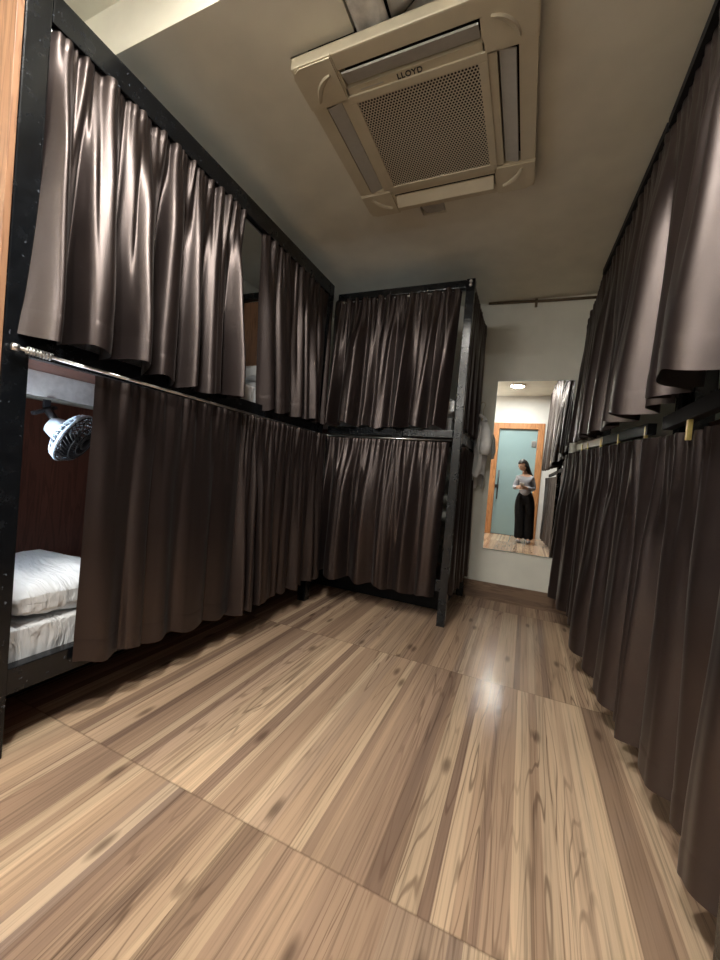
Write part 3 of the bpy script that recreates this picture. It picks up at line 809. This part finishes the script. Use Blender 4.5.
# body surface: pelvis -> torso -> neck -> head, arms, legs  (she faces +y, turned a little to -x)
bd = Chain()
pel = bd.add((0, 0, .78), (.135, .10))
wa = bd.add((-.01, .0, .92), (.115, .085), pel)
chs = bd.add((-.02, .005, 1.08), (.13, .095), wa)
sc_ = bd.add((-.03, -.005, 1.17), (.10, .07), chs)
nk = bd.add((-.035, .01, 1.225), (.043, .043), sc_)
n2 = bd.add((-.06, .04, 1.285), (.045, .045), nk)
arms = {}
for s, sx in (('l', -1), ('r', 1)):
    sh_ = bd.add((-.03+sx*.108, -.005, 1.155), (.045, .045), sc_)
    el = bd.add((-.03+sx*.155, .01, .965), (.035, .035), sh_)
    hx = -.115 if sx < 0 else -.03
    wr = bd.add((hx+sx*.025, .205, .975), (.022, .026), el)
    pm = bd.add((hx, .255, .985), (.018, .034), wr)
    arms[s] = (pm, hx, sx)
    for q in range(4):
        ln = (.058, .066, .062, .048)[q]
        z0 = .985+.026-.017*q
        f1 = bd.add((hx-sx*.006, .275, z0), .0085, pm)
        f2 = bd.add((hx-sx*.020, .275+ln*.45, z0), .008, f1)
        f3 = bd.add((hx-sx*.040, .275+ln*.55, z0-.002), .0065, f2)
    th = bd.add((hx-sx*.012, .245, 1.012), .0095, wr)
    bd.add((hx-sx*.035, .268, 1.022), .008, th)
for sx in (-1, 1):
    hp = bd.add((sx*.075, 0, .72), (.085, .09), pel)
    kn = bd.add((sx*.075+.02, .02, .40), (.052, .055), hp)
    an = bd.add((sx*.07+.035, -.005, .085), (.034, .036), kn)
    bd.add((sx*.085+.03, .11, .035), (.032, .026), an)
body = skin_obj('body', bd.v, bd.e, bd.r, M['skin'], W)
# head shaped from a sphere, merged into the body surface
hm = bmesh.new()
bmesh.ops.create_uvsphere(hm, u_segments=40, v_segments=28, radius=1.0)
for v in hm.verts:
    x, y, z = v.co
    q = Vector((x*.068, y*.085, z*.100))
    if z < 0: q.x *= 1-.30*(-z)**1.5; q.y = q.y*(1-.12*(-z)) + .012*(-z)
    if y > 0.5:
        q.y += .020*math.exp(-((x/.16)**2))*math.exp(-(((z+.12)/.20)**2))            # nose
        q.y -= .010*math.exp(-(((abs(x)-.36)/.16)**2))*math.exp(-(((z-.08)/.10)**2))  # eye sockets
        q.y += .006*math.exp(-((x/.28)**2))*math.exp(-(((z+.50)/.07)**2))             # lips
        q.y += .007*math.exp(-((x/.3)**2))*math.exp(-(((z+.82)/.14)**2))              # chin
    if abs(x) > .9 and abs(z+.05) < .3 and y < .2: q.x *= 1.10                         # ears
    v.co = q
HM = Matrix.Translation((-.082, .055, 1.372)) @ Matrix.Rotation(math.radians(48), 4, 'Z') @ Matrix.Rotation(math.radians(-26), 4, 'X')
bb = bmesh.new(); bb.from_mesh(body.data); merge(bb, hm, HM)
for f in bb.faces: f.smooth = True
bb.to_mesh(body.data); bb.free()
rm = body.modifiers.new('one_surface', 'REMESH'); rm.mode = 'VOXEL'; rm.voxel_size = .0055; rm.use_smooth_shade = True
# face marks
for sx in (-1, 1):
    b = bmesh.new(); bmesh.ops.create_uvsphere(b, u_segments=12, v_segments=8, radius=.0105)
    for v in b.verts: v.co = HM @ (Vector((v.co.x, v.co.y*.5, v.co.z*.7)) + Vector((sx*.026, .074, .008)))
    obj('eye', b, M['hair'], W, True)
b = bmesh.new(); bmesh.ops.create_uvsphere(b, u_segments=14, v_segments=8, radius=.018)
M['lip'] = plain('lip', (.32, .10, .09), 0.4)
for v in b.verts: v.co = HM @ (Vector((v.co.x, v.co.y*.35, v.co.z*.4)) + Vector((0, .082, -.050)))
obj('lips', b, M['lip'], W, True)
# hair: cap and a long fall behind the shoulder
b = bmesh.new(); bmesh.ops.create_uvsphere(b, u_segments=40, v_segments=28, radius=1.0)
kill = [v for v in b.verts if (v.co.y > .25 and v.co.z < .50 - .0*v.co.y) or v.co.z < -.75]
bmesh.ops.delete(b, geom=kill, context='VERTS')
for v in b.verts: v.co = HM @ Vector((v.co.x*.080, v.co.y*.096-.004, v.co.z*.112))
for k in range(26):
    a = math.radians(150 + 250*k/25) ; R_ = random.Random(k)
    x0, y0 = math.cos(a)*.070, math.sin(a)*.086
    top = HM @ Vector((x0, min(y0, .02), .01)); 
    pts = [top, top.lerp(Vector((.015+.05*math.cos(a), -.055, 1.24)), .6), Vector((.03+.06*math.cos(a)+R_.uniform(-.01, .01), -.085, 1.17)), Vector((.04+.065*math.cos(a), -.105, 1.02+R_.uniform(-.05, .03)))]
    tube(b, pts, [.016, .018, .016, .006], 8)
hair = obj('hair', b, M['hair'], W, True)
md = hair.modifiers.new('thickness', 'SOLIDIFY'); md.thickness = .006
# grey top
c = Chain()
pel = c.add((-.003, 0, .80), (.150, .116)); wa = c.add((-.01, 0, .95), (.136, .106), pel); chs = c.add((-.02, .006, 1.07), (.148, .115), wa)
sc_ = c.add((-.03, -.004, 1.165), (.115, .083), chs); c.add((-.034, .005, 1.195), (.062, .062), sc_)
for sx in (-1, 1):
    a1 = c.add((-.03+sx*.108, -.005, 1.15), (.058, .058), sc_); a2 = c.add((-.03+sx*.158, .01, .965), (.048, .048), a1)
    hx = -.115 if sx < 0 else -.03
    a3 = c.add((hx+sx*.05, .15, .972), (.036, .038), a2); c.add((hx+sx*.032, .19, .975), (.032, .034), a3)
skin_obj('grey_top', c.v, c.e, c.r, M['sweater'], W)
# trousers, wide legged
c = Chain(); pel = c.add((0, 0, .80), (.152, .116)); c.add((-.008, 0, .97), (.128, .10), pel)
for sx in (-1, 1):
    hp = c.add((sx*.078, 0, .70), (.098, .105), pel); kn = c.add((sx*.078+.02, .02, .40), (.082, .088), hp)
    a_ = c.add((sx*.075+.033, .0, .12), (.082, .092), kn); c.add((sx*.075+.034, .0, .06), (.082, .094), a_)
skin_obj('trousers', c.v, c.e, c.r, M['trouser'], W)
for sx in (-1, 1):
    c = Chain(); a0 = c.add((sx*.075+.033, -.055, .036), (.036, .034)); a1 = c.add((sx*.08+.032, .03, .038), (.042, .036), a0); c.add((sx*.088+.03, .135, .030), (.036, .026), a1)
    skin_obj('shoe', c.v, c.e, c.r, M['shoe'], W)
ph = thing('phone', 'phone held in front of the waist by the woman in the mirror', 'phone', (PX-.072, PY+.285, 1.0))
b = bmesh.new(); box(b, (0, 0, 0), (.072, .009, .148), .004, Matrix.Rotation(math.radians(-35), 3, 'X')); obj('phone_case', b, M['cotton'], ph)
b = bmesh.new(); box(b, Matrix.Rotation(math.radians(-35), 3, 'X') @ Vector((0, -.0052, 0)), (.066, .001, .140), 0, Matrix.Rotation(math.radians(-35), 3, 'X')); obj('screen', b, M['fanblack'], ph)

# ------------------------------------------------------------------ world, camera, colour management
w = bpy.data.worlds.new('world'); S.world = w; w.use_nodes = True
w.node_tree.nodes['Background'].inputs[0].default_value = (.5, .5, .5, 1); w.node_tree.nodes['Background'].inputs[1].default_value = .02

cam = bpy.data.cameras.new('camera'); co = bpy.data.objects.new('camera', cam); COL.objects.link(co)
f_px, yaw, pit, roll = 385.714809, -.404026846, -.0194191253, .0853553597
cy, sy, cpi, spi, cr, sr = math.cos(yaw), math.sin(yaw), math.cos(pit), math.sin(pit), math.cos(roll), math.sin(roll)
fwd = Vector((sy*cpi, cy*cpi, spi)); r0 = Vector((cy, -sy, 0)); u0 = r0.cross(fwd)
rr = r0*cr + u0*sr; uu = -r0*sr + u0*cr
co.matrix_world = Matrix(((rr.x, uu.x, -fwd.x, 0), (rr.y, uu.y, -fwd.y, 0), (rr.z, uu.z, -fwd.z, 1.0), (0, 0, 0, 1)))
cam.sensor_fit = 'VERTICAL'; cam.sensor_height = 36; cam.sensor_width = 27
cam.lens = 36*f_px/960; cam.clip_start = .02
S.camera = co
S.view_settings.view_transform = 'Standard'; S.view_settings.look = 'None'; S.view_settings.gamma = 1; S.view_settings.use_curve_mapping = False
S.view_settings.exposure = 2.0
try:
    S.cycles.use_denoising = True
    S.cycles.max_bounces = 8; S.cycles.diffuse_bounces = 4; S.cycles.glossy_bounces = 4
    S.cycles.caustics_reflective = True; S.cycles.blur_glossy = 0.5
    S.cycles.sample_clamp_indirect = 8.0
except Exception:
    pass
